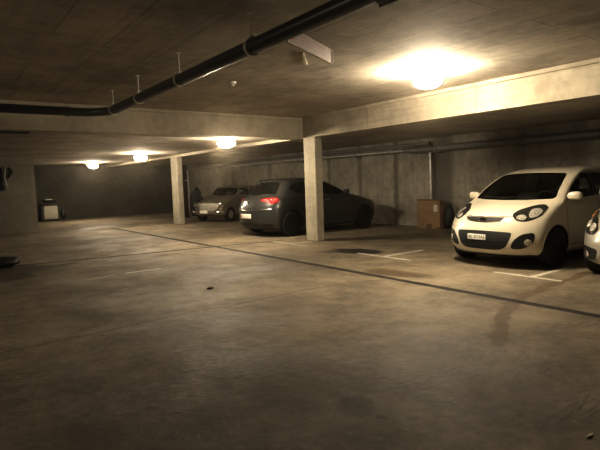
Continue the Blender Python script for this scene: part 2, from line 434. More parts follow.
class Car:
    def __init__(s, root, tab, paint, arches, arch_r, taper=.05, inner=None, windows=()):
        s.root = root
        bm = car_body_bm(tab, taper=taper)
        s.bvh = BVHTree.FromBMesh(bm)
        me = bpy.data.meshes.new('body'); bm.to_mesh(me); bm.free()
        s.body = link_mesh('body', me, [M[paint], M['under']], root)
        cut = []
        bm = bmesh.new()
        for x in arches:
            for sg in (1, -1):
                t = bmesh.new()
                add_lathe(t, [(arch_r, sg * .42), (arch_r, sg * 1.3)], 40, 'Y', (x, 0, arch_r * .86)); merge(bm, t)
        cut.append(bm)
        if inner:
            cut.append(car_body_bm(tab, inset=inner, taper=taper))
            for kind, pts in windows:
                t = bmesh.new()
                if kind in ('front', 'rear'):
                    x0, x1 = (-.5, 1.9) if kind == 'front' else (2.3, 5)
                    P = chaikin([Vector((y, z, 0)) for y, z in pts], 2)
                    A = [t.verts.new((x0, p.x, p.y)) for p in P]; B = [t.verts.new((x1, p.x, p.y)) for p in P]
                else:
                    sg = 1 if kind == 'left' else -1
                    P = chaikin([Vector((x, z, 0)) for x, z in pts], 2)
                    A = [t.verts.new((p.x, sg * .34, p.y)) for p in P]; B = [t.verts.new((p.x, sg * 1.3, p.y)) for p in P]
                for i in range(len(A)): t.faces.new((A[i], A[(i + 1) % len(A)], B[(i + 1) % len(A)], B[i]))
                t.faces.new(A[::-1]); t.faces.new(B); bmesh.ops.recalc_face_normals(t, faces=t.faces)
                cut.append(t)
        tmp = []
        for bm in cut:
            cm = bpy.data.meshes.new('cutter'); bm.to_mesh(cm); bm.free()
            c = link_mesh('cutter', cm, [M[paint], M['under']], root); cm.polygons.foreach_set('material_index', [1] * len(cm.polygons)); tmp.append(c)
            md = s.body.modifiers.new('b', 'BOOLEAN'); md.operation = 'DIFFERENCE'; md.solver = 'EXACT'; md.object = c
        bpy.context.view_layer.update(); dg = bpy.context.evaluated_depsgraph_get()
        new = bpy.data.meshes.new_from_object(s.body.evaluated_get(dg)); new.name = 'body'
        s.body.modifiers.clear(); s.body.data = new; bpy.data.meshes.remove(me)
        for c in tmp:
            m_ = c.data; bpy.data.objects.remove(c); bpy.data.meshes.remove(m_)
        new.polygons.foreach_set('use_smooth', [True] * len(new.polygons)); new.set_sharp_from_angle(angle=math.radians(38))
    # points on the skin: ('f', y, z) seen from the front, ('r', y, z) from the rear, ('s', x, z, side) from a side, ('t', x, y) from above
    def hit(s, p):
        k = p[0]
        if k == 'n': return s.bvh.find_nearest(Vector(p[1:]))[0]
        if k == 'f': o, d = Vector((-2, p[1], p[2])), Vector((1, 0, 0))
        elif k == 'r': o, d = Vector((8, p[1], p[2])), Vector((-1, 0, 0))
        elif k == 's': o, d = Vector((p[1], 3 * p[3], p[2])), Vector((0, -p[3], 0))
        else: o, d = Vector((p[1], p[2], 4)), Vector((0, 0, -1))
        h = s.bvh.ray_cast(o, d)
        if h[0] is None: raise ValueError('no hit %r' % (p,))
        return h[0]
    def panel(s, name, pts, mat, parent=None, off=.004, skirt=.012, ch=2, rings=5, per=3):
        P = [s.hit(p) for p in pts]
        P = chaikin(P, ch) if ch else P
        Q = []
        for a, b in zip(P, P[1:] + P[:1]):
            m = max(1, int((b - a).length / .03)); Q += [a.lerp(b, k / m) for k in range(m)]
        cen = sum(Q, Vector()) / len(Q)
        bm = bmesh.new(); rows = []
        def on(p, o):
            loc, nor, _, _ = s.bvh.find_nearest(p); return loc + nor * o
        for r in range(rings, 0, -1): rows.append([bm.verts.new(on(cen.lerp(q, r / rings), off)) for q in Q])
        c = bm.verts.new(on(cen, off)); n = len(Q)
        for A, B in zip(rows, rows[1:]):
            for k in range(n): bm.faces.new((A[k], A[(k + 1) % n], B[(k + 1) % n], B[k]))
        for k in range(n): bm.faces.new((rows[-1][k], rows[-1][(k + 1) % n], c))
        if skirt:
            S = [bm.verts.new(on(q, -skirt)) for q in Q]
            for k in range(n): bm.faces.new((S[k], S[(k + 1) % n], rows[0][(k + 1) % n], rows[0][k]))
        bmesh.ops.recalc_face_normals(bm, faces=bm.faces)
        _, nor, _, _ = s.bvh.find_nearest(cen); c.normal_update()
        if c.link_faces[0].normal.dot(nor) < 0: bmesh.ops.reverse_faces(bm, faces=bm.faces)
        return obj(name, bm, M[mat], parent or s.root, 40)
    def strip(s, name, pts, width, mat, parent=None, off=.003, closed=False, ch=0, raise_=0.0):
        P = [s.hit(p) for p in pts]
        if ch and closed: P = chaikin(P, ch)
        if closed: P = P + [P[0]]
        Q = []
        for a, b in zip(P, P[1:]):
            n = max(1, int((b - a).length / .04)); Q += [a.lerp(b, k / n) for k in range(n)]
        Q.append(P[-1]); R = [s.bvh.find_nearest(q)[:2] for q in Q]
        bm = bmesh.new(); L = []; N = len(R)
        for i, (p, nor) in enumerate(R):
            if closed: tan = R[(i + 1) % (N - 1)][0] - R[(i - 1) % (N - 1)][0]
            else: tan = R[min(i + 1, N - 1)][0] - R[max(i - 1, 0)][0]
            sd = nor.cross(tan.normalized()).normalized() * width / 2
            L.append([bm.verts.new(p - sd - nor * .006), bm.verts.new(p - sd + nor * off), bm.verts.new(p + nor * (off + raise_)), bm.verts.new(p + sd + nor * off), bm.verts.new(p + sd - nor * .006)])
        for A, B in zip(L, L[1:]):
            for k in range(4): bm.faces.new((A[k], B[k], B[k + 1], A[k + 1]))
        bmesh.ops.recalc_face_normals(bm, faces=bm.faces)
        return obj(name, bm, M[mat], parent or s.root, 50)
    def wheel(s, x, y, r, w, style='spoke', rim=.64, mat='alloy'):
        sg = 1 if y > 0 else -1; yo = y
        h = w / 2
        prof = [(r * rim, -h), (r * (rim + .1), -h * 1.02), (r * .94, -h), (r * .99, -h * .82), (r, -h * .5), (r, h * .5), (r * .99, h * .82), (r * .94, h), (r * (rim + .1), h * 1.02), (r * rim, h), (r * rim, -h)]
        bm = bmesh.new(); rings = []
        t = lathe_tube(bm, prof, 40, (x, yo, r))
        tyre = obj('wheel', bm, M['rubber'], s.root, 35)
        bm = bmesh.new(); fy = sg * h
        def Y(a): return yo + sg * a
        if style == 'spoke':
            add_lathe(bm, [(r * rim * 1.0, sg * (h * .95)), (r * rim * .93, sg * h * .9), (r * rim * .9, sg * h * .2), (0, sg * h * .15)], 36, 'Y', (x, yo, r))
            for k in range(5):
                a = 2 * PI * k / 5 + .3
                t = bmesh.new(); add_box(t, -r * .075, r * .075, min(sg * h * .55, sg * h * .9), max(sg * h * .55, sg * h * .9), 0, r * rim * .95, .008)
                t.transform(Matrix.Translation((x, yo, r)) @ Matrix.Rotation(a, 4, 'Y')); merge(bm, t)
            t = bmesh.new(); add_lathe(t, [(r * .15, sg * h * .5), (r * .15, sg * h * .93), (r * .1, sg * h * .98), (0, sg * h)], 20, 'Y', (x, yo, r)); merge(bm, t)
        else:
            add_lathe(bm, [(r * rim * 1.0, sg * h * .95), (r * rim * .92, sg * h * .85), (r * rim * .8, sg * h * .55), (r * rim * .62, sg * h * .6), (r * rim * .5, sg * h * .95), (r * rim * .25, sg * h * 1.1), (0, sg * h * 1.14)], 36, 'Y', (x, yo, r))
        obj('wheel_rim', bm, M[mat], tyre, 40)
        return tyre
    def plate(s, p, n, w, h, text=None, size=.07, crest=True):
        """number plate facing direction n (+1 rear, -1 front) at local point p"""
        r = box('number_plate', p[0] - .006, p[0] + .006, p[1] - w / 2, p[1] + w / 2, p[2] - h / 2, p[2] + h / 2, M['plate'], s.root, .002)
        if text:
            mt = Matrix.Translation((p[0] + n * .0075, p[1], p[2])) @ (Matrix.Rotation(-PI / 2, 4, 'Z') if n < 0 else Matrix.Rotation(PI / 2, 4, 'Z')) @ Matrix.Rotation(PI / 2, 4, 'X')
            text_mesh(text, size, M['ink'], 'plate_text', r, mt)
        return r

def lathe_tube(bm, prof, seg, org):
    rings = []; org = Vector(org)
    for r, h in prof[:-1]:
        rings.append([bm.verts.new(org + Vector((r * math.cos(2 * PI * k / seg), h, r * math.sin(2 * PI * k / seg)))) for k in range(seg)])
    rings.append(rings[0])
    for A, B in zip(rings, rings[1:]):
        for k in range(seg): bm.faces.new((A[k], A[(k + 1) % seg], B[(k + 1) % seg], B[k]))
    bmesh.ops.recalc_face_normals(bm, faces=bm.faces)

def both(pts):
    return [pts, [(p[0], p[1], p[2], -p[3]) if p[0] == 's' else (p[0], -p[1], p[2]) if p[0] in 'fr' else (p[0], p[1], -p[2]) for p in pts]]
def seat(root, x, y, z, s=1.0):
    bm = bmesh.new()
    add_box(bm, x - .24 * s, x + .26 * s, y - .23 * s, y + .23 * s, z, z + .16, .06, 3)
    t = bmesh.new(); add_box(t, -.06, .07, -.22 * s, .22 * s, 0, .58, .05, 3)
    t.transform(Matrix.Translation((x + .22, y, z + .1)) @ Matrix.Rotation(.26, 4, 'Y')); merge(bm, t)
    o = obj('seat', bm, M['fabric'], root, 50)
    t = bmesh.new(); add_box(t, -.045, .045, -.12, .12, 0, .18, .04, 3)
    t.transform(Matrix.Translation((x + .22 + .18, y, z + .70)) @ Matrix.Rotation(.2, 4, 'Y'))
    obj('headrest', t, M['fabric'], o, 50)
    return o
def steering(root, x, y, z):
    bm = bmesh.new()
    pts = [Vector((math.cos(a) * .0, math.sin(a) * .18, math.cos(a) * .18)) for a in [2 * PI * k / 24 for k in range(25)]]
    add_tube(bm, pts, .014, 8, False); add_box(bm, -.02, .02, -.17, .17, -.025, .025, .01)
    bm.transform(Matrix.Translation((x, y, z)) @ Matrix.Rotation(-.45, 4, 'Y'))
    return obj('steering_wheel', bm, M['dash'], root, 50)
def mirror_shell(car, x, y, z, mat, w=.2, h=.13, d=.10):
    sg = 1 if y > 0 else -1
    bm = bmesh.new(); bmesh.ops.create_uvsphere(bm, u_segments=20, v_segments=12, radius=1)
    for v in bm.verts:
        q = v.co; e = lambda a, p: math.copysign(abs(a) ** p, a)
        v.co = Vector((e(q.x, .8) * d / 2 + (abs(q.y) * .0), e(q.y, .75) * w / 2, e(q.z, .75) * h / 2 * (1 + .12 * sg * q.y)))
    bm.transform(Matrix.Translation((x, y, z)) @ Matrix.Rotation(sg * -.2, 4, 'Z'))
    o = obj('door_mirror', bm, M[mat], car.root, 60)
    f = box('mirror_foot', x - .02, x + .05, min(y - sg * .16, y - sg * .05), max(y - sg * .16, y - sg * .05), z - h * .42, z - h * .1, M['plastic'], o, .01)
    return o

# ------------------------------------------------------------------ the setting
XW, YB = 11.05, 24.8          # parking wall, far wall
XC, YC = 6.99, 9.3            # edge of the raised ceiling bay
ZH, ZL, ZB = 2.79, 2.42, 2.335
def struct(name, bm, mat, parent=None, smooth=None):
    o = obj(name, bm, mat, parent, smooth)
    if parent is None: o['kind'] = 'structure'
    return o
def slab(name, dims, mat, parent=None, bevel=0.0):
    bm = bmesh.new()
    for d in dims: add_box(bm, *d, bevel)
    return struct(name, bm, mat, parent)
def build_setting():
    fl = slab('floor', [(-6.2, 11.25, -6.2, 25.0, -.2, 0)], M['floor'])
    def stripe(name, a, b, w, mat, z=.002):
        a, b = Vector((*a, 0)), Vector((*b, 0)); d = b - a; L = d.length
        bm = bmesh.new(); n = max(2, int(L / .12)); rows = []
        for k in range(n + 1):       # slightly ragged edges
            e = [random.uniform(.82, 1.1) * w / 2 for _ in range(2)]
            p = a + d * (k / n); s = Vector((-d.y, d.x, 0)).normalized()
            rows.append((bm.verts.new(p + s * e[0] + Vector((0, 0, z))), bm.verts.new(p - s * e[1] + Vector((0, 0, z)))))
        for A, B in zip(rows, rows[1:]): bm.faces.new((A[0], A[1], B[1], B[0]))
        bmesh.ops.recalc_face_normals(bm, faces=bm.faces)
        if bm.faces[:][0].normal.z < 0: bmesh.ops.reverse_faces(bm, faces=bm.faces[:])
        return obj(name, bm, M[mat], fl)
    stripe('expansion_joint', (4.93, 17.6), (5.0, .2), .125, 'groove')
    stripe('expansion_joint', (.2, 10.45), (6.6, 9.72), .12, 'groove', .0025)
    for y, (u, v), mt in ((3.5, (4.05, 3.1), 'line'), (6.2, (6.85, 5.57), 'line'), (9.0, (9.75, 8.45), 'line_faint'), (14.4, (15.0, 13.8), 'line_faint'), (17.2, (17.8, 16.5), 'line_faint')):
        stripe('painted_line', (6.325, u), (6.325, v), .075, mt)
        stripe('painted_line', (6.36, y), (7.4 if y < 8 else 6.9, y), .085, mt)
    stripe('painted_line', (1.82, 7.85), (2.25, 7.97), .07, 'line_faint'); stripe('painted_line', (2.42, 7.99), (3.0, 8.0), .075, 'line')
    stripe('painted_line', (4.3, 19.9), (5.6, 19.6), .1, 'line_faint')
    # ceiling: raised bay near the camera, lower slab beyond it and over the parking bays
    slab('ceiling', [(-6.2, XC + .02, -6.2, YC + .02, ZH, ZH + .25), (-6.2, 11.25, YC + .4, 25.0, ZL, ZL + .62), (XC + .22, 11.25, -6.2, YC + .4, ZL, ZL + .62)], M['ceiling'])
    b = slab('concrete_beam', [(XC, XC + .26, -6.2, 24.9, ZB, ZH + .2)], M['beam'])
    b['label'] = 'long concrete beam along the row of pillars'
    slab('trim_1', [(XC - .05, XC + .01, -6.2, YC, ZH - .055, ZH + .02)], M['beam'], b).name = 'fillet'
    b2 = slab('concrete_beam', [(-6.2, XC - .001, YC, YC + .45, ZB, ZH + .2)], M['beam_cross'])
    b2['label'] = 'concrete cross beam behind the bend of the black pipe'
    slab('fillet', [(-6.2, XC - .05, YC - .05, YC + .01, ZH - .055, ZH + .02)], M['beam_cross'], b2)
    for (y0, y1), lab in (((8.87, 9.3), 'square concrete pillar in front of the dark grey hatchback'), ((16.6, 17.15), 'concrete pillar left of the small classic car')):
        bm = bmesh.new(); add_box(bm, XC, XC + .2, y0, y1, 0, ZB + .01, .012, 1)
        p = struct('concrete_pillar', bm, M['column']); p['label'] = lab
        # paler shutter-board strip on the far half of its aisle face
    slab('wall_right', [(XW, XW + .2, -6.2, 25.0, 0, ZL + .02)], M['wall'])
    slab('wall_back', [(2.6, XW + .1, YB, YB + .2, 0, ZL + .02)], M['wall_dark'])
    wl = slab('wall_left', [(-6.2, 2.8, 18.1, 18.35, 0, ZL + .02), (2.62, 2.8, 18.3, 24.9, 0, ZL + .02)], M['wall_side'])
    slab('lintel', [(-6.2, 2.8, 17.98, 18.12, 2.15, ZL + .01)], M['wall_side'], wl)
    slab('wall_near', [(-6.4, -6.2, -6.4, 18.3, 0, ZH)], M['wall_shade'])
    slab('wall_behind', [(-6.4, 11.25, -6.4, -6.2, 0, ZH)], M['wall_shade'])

# ------------------------------------------------------------------ pipes, lamps, sign
def hanger(name, c, axis, r, parent, top, rod=.006):
    bm = bmesh.new(); n = 28
    for k in range(1):
        t = bmesh.new(); prof = [(r + .002, -.018), (r + .012, -.018), (r + .012, .018), (r + .002, .018), (r + .002, -.018)]
        lathe_tube(t, prof, n, (0, 0, 0))
        if axis == 'X': t.transform(Matrix.Rotation(PI / 2, 4, 'Z'))
        t.transform(Matrix.Translation(c)); merge(bm, t)
    add_box(bm, c[0] - .02, c[0] + .02, c[1] - .02, c[1] + .02, c[2] + r + .005, c[2] + r + .03)
    add_tube(bm, [(c[0], c[1], c[2] + r + .02), (c[0], c[1], top)], rod, 8)
    add_box(bm, c[0] - .03, c[0] + .03, c[1] - .018, c[1] + .018, top - .006, top)
    return obj(name, bm, M['zinc'], parent, 40)
def build_services():
    r = .062
    root = thing('drain_pipe', 'large black drain pipe hung under the ceiling and bending towards the left', 'pipe', (2.31, 3.0, 2.5))
    def loc(p): return tuple(Vector(p) - Vector((2.31, 3.0, 2.5)))
    run = [(2.31, -4.0, 2.51), (2.31, 7.85, 2.5), (2.05, 8.11, 2.498), (-5.5, 8.11, 2.49)]
    tube('pipe_run', [loc(p) for p in bend(run, .16, 6)], r, M['pipe'], root, 24)
    def collar(y, rr, w, bolts=False, nm='pipe_coupling'):
        bm = bmesh.new(); prof = [(r, -w), (rr, -w), (rr, w), (r, w), (r, -w)]
        lathe_tube(bm, prof, 28, loc((2.31, y, 2.505)))
        if bolts:
            for k in range(8):
                a = 2 * PI * k / 8; add_box(bm, *[q for c_, h in zip(loc((2.31 + math.cos(a) * rr, y, 2.505 + math.sin(a) * rr)), (.008, w * 1.3, .008)) for q in (c_ - h, c_ + h)])
        return obj(nm, bm, M['pipe'], root, 40)
    collar(2.2, .10, .04, True); collar(7.6, .07, .04); 
    bm = bmesh.new(); lathe_tube(bm, [(r, -.04), (.07, -.04), (.07, .04), (r, .04), (r, -.04)], 28, (0, 0, 0)); bm.transform(Matrix.Translation(loc((1.75, 8.11, 2.498))) @ Matrix.Rotation(PI / 2, 4, 'Z'))
    obj('pipe_coupling', bm, M['pipe'], root, 40)
    for y in (3.76, 5.28, 6.6, 7.72): hanger('hanger', loc((2.31, y, 2.502)), 'Y', r, root, ZH - 2.5)
    for x in (.85, -.5): hanger('hanger', loc((x, 8.11, 2.497)), 'X', r, root, ZH - 2.5)
    # pipe along the parking wall: a thick run near the camera, a thinner one further in
    root = thing('wall_pipe', 'grey pipe running along the top of the parking wall', 'pipe', (10.86, 9.5, 2.11))
    tube('pipe_run', [(0, -15, .02), (0, -.3, 0)], .095, M['pipe_grey'], root, 20)
    tube('pipe_reducer', [(0, -.32, 0), (0, -.22, 0), (0, -.05, .01), (0, .1, .015), (0, .25, .015)], [.103, .103, .103, .075, .07], M['pipe_grey'], root, 20)
    tube('pipe_run', [(0, .15, .015), (0, 14.9, .07)], .055, M['pipe_steel'], root, 18)['label'] = 'shiny thinner far run'
    for y in (-6, -3.2, -.9, 2.2, 5.2, 8.2, 11.2):
        bm = bmesh.new(); rr = .1 if y < 0 else .06
        add_box(bm, -.02, .19, y - .02, y + .02, -rr - .02, -rr); add_box(bm, -rr - .008, -rr, y - .02, y + .02, -rr - .02, rr)
        obj('pipe_bracket', bm, M['pipe_grey'], root)
    t = tube('cable_duct', [(10.93, 8.9, 2.27), (10.93, 24.6, 2.30)], .05, M['pipe_grey'], None, 14)
    tag(t, 'dull slim pipe directly above the shiny pipe on the parking wall', 'pipe')
    root = thing('downpipe', 'galvanised vertical downpipe on the wall above the cardboard', 'pipe', (10.93, 8.86, 0))
    tube('pipe_run', [(0, 0, .3), (0, 0, 2.04)], .055, M['pipe_steel'], root, 18)
    bm = bmesh.new(); lathe_tube(bm, [(.055, -.04), (.066, -.04), (.066, .04), (.055, .04), (.055, -.04)], 20, (0, 0, 0)); bm.transform(Matrix.Translation((0, 0, 1.96)) @ Matrix.Rotation(PI / 2, 4, 'X'))
    obj('pipe_socket', bm, M['pipe_steel'], root, 40)
    box('pipe_clamp', -.065, .12, -.02, .02, 1.2, 1.24, M['zinc'], root)
    root = thing('downpipe', 'pale vertical pipe in the far corner of the garage', 'pipe', (10.9, 24.5, 0))
    tube('pipe_run', [(0, 0, 0), (0, 0, 2.12)], .055, M['pipe_steel'], root, 14)
    box('pipe_clamp', -.065, .065, -.02, .28, 1.6, 1.64, M['zinc'], root)
    # bulkhead lamps down the middle of the driving lane
    labs = ['bright ceiling lamp in the raised bay above the cream car', 'lit ceiling lamp between the two pillars, above the dark hatchback', 'lit ceiling lamp just left of the far pillar top', 'smallest lit ceiling lamp, nearest the dark far wall']
    for (y, zc), lab in zip(((4.5, ZH), (10.2, ZL), (15.9, ZL), (21.6, ZL)), labs):
        root = thing('ceiling_lamp', lab, 'lamp', (5.5, y, zc), 0, 'ceiling lamps over the lane')
        lathe('lamp_base', [(.075, -.001), (.08, -.01), (.08, -.03), (.06, -.04), (0, -.04)], M['lamp_body'], root, 32, 'Z')
        pr = [(.19 * math.sin(a), -.145 + .105 * math.cos(a)) for a in [.5 + (PI - .5) * k / 14 for k in range(15)]]
        lathe('diffuser', pr, M['lamp' if y < 5 else 'lamp_mid' if y < 12 else 'lamp_far'], root, 32, 'Z', smooth=80)
    # hanging sign seen at a slant beyond the pipe
    root = thing('hanging_sign', 'small faded red lettered sign hanging from the ceiling beside the black pipe', 'sign')
    SIGN(root)
    o = box('ceiling_patch', -.30, .30, -.03, .03, ZH - .012, ZH, M['line_faint'], None, .003, Matrix.Translation((3.66, 4.82, 0)) @ Matrix.Rotation(.84, 4, 'Z')) #, M['paper'], None, .003)
    tag(o, 'short pale strip fixed to the ceiling behind the hanging sign', 'strip')
    root = thing('ceiling_sensor', 'small unlit glass dome fitting on the ceiling between black pipe and cross beam', 'fitting', (3.588, 6.406, ZH))
    lathe('sensor_base', [(.06, 0), (.06, -.02), (.045, -.03), (0, -.03)], M['lamp_body'], root, 24, 'Z')
    lathe('sensor_dome', [(.04, -.029), (.038, -.045), (.025, -.06), (0, -.066)], M['sensor'], root, 24, 'Z', smooth=80)
    beam = [o for o in COL.objects if o.name.startswith('concrete_beam') and 'cross' in o.get('label', '')][0]
    box('dark_gap_strip', -2.5, 1.45, 9.6, 9.74, ZB - .028, ZB, M['plastic'], beam, .004)  # dark strip added in place of the dark gap under the beam
def SIGN(root):
    a = Vector((3.645, 4.271, 2.68)); b = Vector((2.70, 3.79, 2.68))
    root.location = ((a + b) / 2); d = (a - b); L = d.length
    root.rotation_euler = (0, 0, math.atan2(d.y, d.x))
    bm = bmesh.new(); add_box(bm, -L / 2, L / 2, -.006, .006, -.072, .072, .002, 1)
    p = obj('sign_panel', bm, sign_material(), root)
    bm = bmesh.new()
    for (x0, x1, z0, z1) in ((-L / 2, L / 2, .066, .075), (-L / 2, L / 2, -.075, -.066), (-L / 2, -L / 2 + .01, -.07, .07), (L / 2 - .01, L / 2, -.07, .07), (L / 2 - .05, L / 2 - .042, -.07, .07)):
        add_box(bm, x0, x1, -.010, .010, z0, z1)
    obj('sign_frame', bm, M['line_faint'], root)
    bm = bmesh.new(); lathe_tube(bm, [(.026, -.008), (.036, -.008), (.036, .008), (.026, .008), (.026, -.008)], 24, (-L / 2 + .09, 0, 0))
    obj('sign_emblem', bm, M['crest_red'], root, 40)
    for x in (-L / 2 + .08, L / 2 - .12): tube('hanger', [(x, 0, .06), (x, 0, ZH - 2.68)], .004, M['zinc'], root, 8)

# ------------------------------------------------------------------ cars
def cream_car():
    root = thing('hatchback_car', 'cream small hatchback parked nose out in front of the right wall', 'car', (6.50, 4.385, 0))
    T = [(.17, .20, 3.45, .70, .30, .3, .10), (.22, .08, 3.52, .755, .30, .3, .12), (.30, .02, 3.57, .785, .28, .28, .13), (.42, 0, 3.595, .795, .28, .28, .13),
         (.55, .02, 3.59, .7975, .30, .26, .13), (.64, .05, 3.57, .796, .32, .26, .13), (.72, .09, 3.565, .792, .36, .25, .13), (.78, .15, 3.56, .788, .40, .24, .13), (.83, .25, 3.55, .782, .40, .22, .12),
         (.88, .38, 3.54, .777, .36, .2, .11), (.92, .51, 3.52, .768, .30, .2, .10), (.955, .64, 3.50, .756, .22, .2, .10), (1.00, .74, 3.48, .742, .19, .2, .10),
         (1.10, .88, 3.44, .715, .18, .2, .10), (1.20, 1.05, 3.38, .688, .18, .2, .10), (1.30, 1.25, 3.31, .655, .18, .2, .10), (1.37, 1.43, 3.22, .625, .2, .2, .1),
         (1.42, 1.62, 3.12, .585, .24, .2, .1), (1.45, 1.84, 2.95, .51, .3, .25, .08), (1.468, 2.10, 2.7, .36, .2, .2, .03), (1.475, 2.32, 2.58, .2, .08, .08, .01)]
    ws = [(-.66, .985), (-.33, .972), (0, .968), (.33, .972), (.66, .985), (.605, 1.18), (.535, 1.35), (.27, 1.368), (0, 1.373), (-.27, 1.368), (-.535, 1.35), (-.605, 1.18)]
    rw = [(-.55, 1.05), (.55, 1.05), (.5, 1.34), (-.5, 1.34)]
    fwn = [(1.02, .97), (1.93, .99), (1.95, 1.345), (1.68, 1.345), (1.33, 1.19)]
    bwn = [(2.05, .99), (2.85, 1.05), (2.95, 1.2), (2.72, 1.32), (2.05, 1.355)]
    wins = [('front', ws), ('rear', rw)] + [(sd, w) for sd in ('left', 'right') for w in (fwn, bwn)]
    c = Car(root, T, 'cream', (.70, 3.07), .335, .05, inner=(.36, .045, .06), windows=wins)
    c.panel('windscreen', [('f', y, z) for y, z in ws], 'glass', off=-.006, skirt=0)
    c.panel('rear_window', [('r', y, z) for y, z in rw], 'glass', off=-.006, skirt=0)
    for sg in (1, -1):
        for w in (fwn, bwn): c.panel('side_window', [('s', x, z, sg) for x, z in w], 'glass', off=-.006, skirt=0)
    # nose
    c.panel('lower_grille', [('f', y, z) for y, z in ((-.45, .535), (0, .55), (.45, .535), (.37, .33), (.28, .285), (0, .28), (-.28, .285), (-.37, .33))], 'grille', off=.004)
    g = c.panel('upper_grille', [('f', y, z) for y, z in ((-.33, .738), (-.15, .737), (0, .735), (.15, .737), (.33, .738), (.28, .70), (.15, .685), (0, .678), (-.15, .685), (-.28, .70))], 'grille', off=.004)
    c.strip('grille_trim', [('f', y, z) for y, z in ((-.345, .745), (-.15, .744), (0, .742), (.15, .744), (.345, .745), (.29, .693), (.15, .677), (0, .67), (-.15, .677), (-.29, .693))], .009, 'chrome', off=.006, closed=True, ch=2)
    h = c.hit(('f', 0, .707))
    e = lathe('badge', [(.001, -.012), (.03, -.010), (.034, -.004), (.034, .01)], M['chrome'], g, 24, 'X', (0, 0, 0)); e.data.transform(Matrix.Translation((h.x - .002, 0, .707)) @ Matrix.Diagonal((1, 1.75, .95, 1)))
    text_mesh('KIA', .04, M['ink'], 'badge_lettering', g, Matrix.Translation((h.x - .0145, 0, .707)) @ Matrix.Rotation(-PI / 2, 4, 'Z') @ Matrix.Rotation(PI / 2, 4, 'X') @ Matrix.Diagonal((1.2, 1, 1, 1)))
    for sg in (1, -1):
        hl = c.panel('headlight', [('n', x, sg * y, z) for x, y, z in ((.217, .375, .775), (.174, .45, .70), (.218, .553, .682), (.313, .645, .71), (.43, .70, .765), (.62, .70, .875), (.66, .63, .908), (.60, .555, .908), (.48, .483, .88), (.344, .40, .835))], 'lens_dark', off=.005)
        for q in (((.20, .445, .775), (.19, .47, .715), (.225, .545, .70), (.27, .575, .75), (.28, .51, .80)), ((.30, .575, .80), (.29, .605, .725), (.37, .665, .75), (.50, .69, .83), (.53, .62, .87), (.44, .545, .855))):
            c.panel('headlight_reflector', [('n', x, sg * y, z) for x, y, z in q], 'lens', hl, off=.010, rings=3)
        fg = c.panel('fog_lamp_recess', [('n', x, sg * y, z) for x, y, z in ((.09, .425, .335), (.095, .462, .425), (.148, .552, .512), (.254, .683, .54), (.255, .70, .46), (.217, .659, .36), (.153, .55, .305), (.104, .45, .302))], 'plastic', off=.004)
        p = c.hit(('f', sg * .63, .40)); n = c.bvh.find_nearest(p)[1]
        bm = bmesh.new(); add_lathe(bm, [(.05, 0), (.05, .008), (.035, .016), (0, .02)], 24, 'Z'); bm.transform(Matrix.Translation(p) @ n.to_track_quat('Z', 'Y').to_matrix().to_4x4())
        obj('fog_lamp', bm, M['lens'], fg, 50)
        c.panel('tail_light', [('s', 3.36, .82, sg), ('r', sg * .62, .80), ('r', sg * .62, 1.1), ('s', 3.25, 1.12, sg)], 'lens_red', off=.005)
        mirror_shell(c, 1.04, .80 if sg > 0 else -.86, 1.02, 'cream', .20, .13, .13)
        c.strip('door_seam', [('s', 1.0, .45, sg), ('s', .98, .93, sg)], .008, 'under', off=.001)
        c.strip('door_seam', [('s', 2.0, .30, sg), ('s', 2.0, .96, sg)], .008, 'under', off=.001)
        c.strip('door_seam', [('s', 1.05, .30, sg), ('s', 2.7, .30, sg)], .008, 'under', off=.001)
        for x in (1.85, 2.72):
            hh = c.hit(('s', x, .86, sg)); box('door_handle', x - .08, x + .08, hh.y - .012, hh.y + .025 * 1, .845, .875, M['cream'], root, .01)
        c.panel('rear_pillar_trim', [('s', 1.94, 1.0, sg), ('s', 2.04, 1.0, sg), ('s', 2.04, 1.35, sg), ('s', 1.96, 1.35, sg)], 'plastic', off=.003, ch=0)
    c.strip('bonnet_seam', [('f', -.43, .76), ('f', -.2, .752), ('f', 0, .75), ('f', .2, .752), ('f', .43, .76)], .008, 'under', off=.001)
    for sg in (1, -1): c.strip('bonnet_seam', [('t', .28, sg * .46), ('t', .45, sg * .56), ('t', .66, sg * .64)], .007, 'under', off=.001)
    c.strip('lower_lip', [('s', .42, .19, 1), ('f', .6, .2), ('f', .3, .195), ('f', 0, .195), ('f', -.3, .195), ('f', -.6, .2), ('s', .42, .19, -1)], .06, 'plastic', off=.012)
    h = c.hit(('f', .055, .455)); c.plate((h.x - .014, .055, .458), -1, .30, .082, 'BE 371542', .062)
    c.strip('wiper', [('f', -.45, .985), ('f', .12, 1.0)], .018, 'plastic', off=.008); c.strip('wiper', [('f', .0, .982), ('f', .5, 1.01)], .018, 'plastic', off=.008)
    box('rear_view_mirror', 1.42, 1.44, -.1, .1, 1.27, 1.32, M['dash'], root, .008)
    box('dashboard', .80, 1.16, -.60, .60, .60, .945, M['dash'], root, .05)
    steering(root, 1.30, -.34, .92)
    for y in (-.34, .34): seat(root, 1.62, y, .38)
    for y in (-.3, .3): seat(root, 2.62, y, .42, .9)
    for x in (.70, 3.07):
        for y in (-.70, .70): c.wheel(x, y, .29, .175, 'hub', .62, 'alloy')
    tube('antenna', [(2.25, 0, 1.47), (2.62, 0, 1.66)], [.006, .002], M['plastic'], root, 8)
    return c

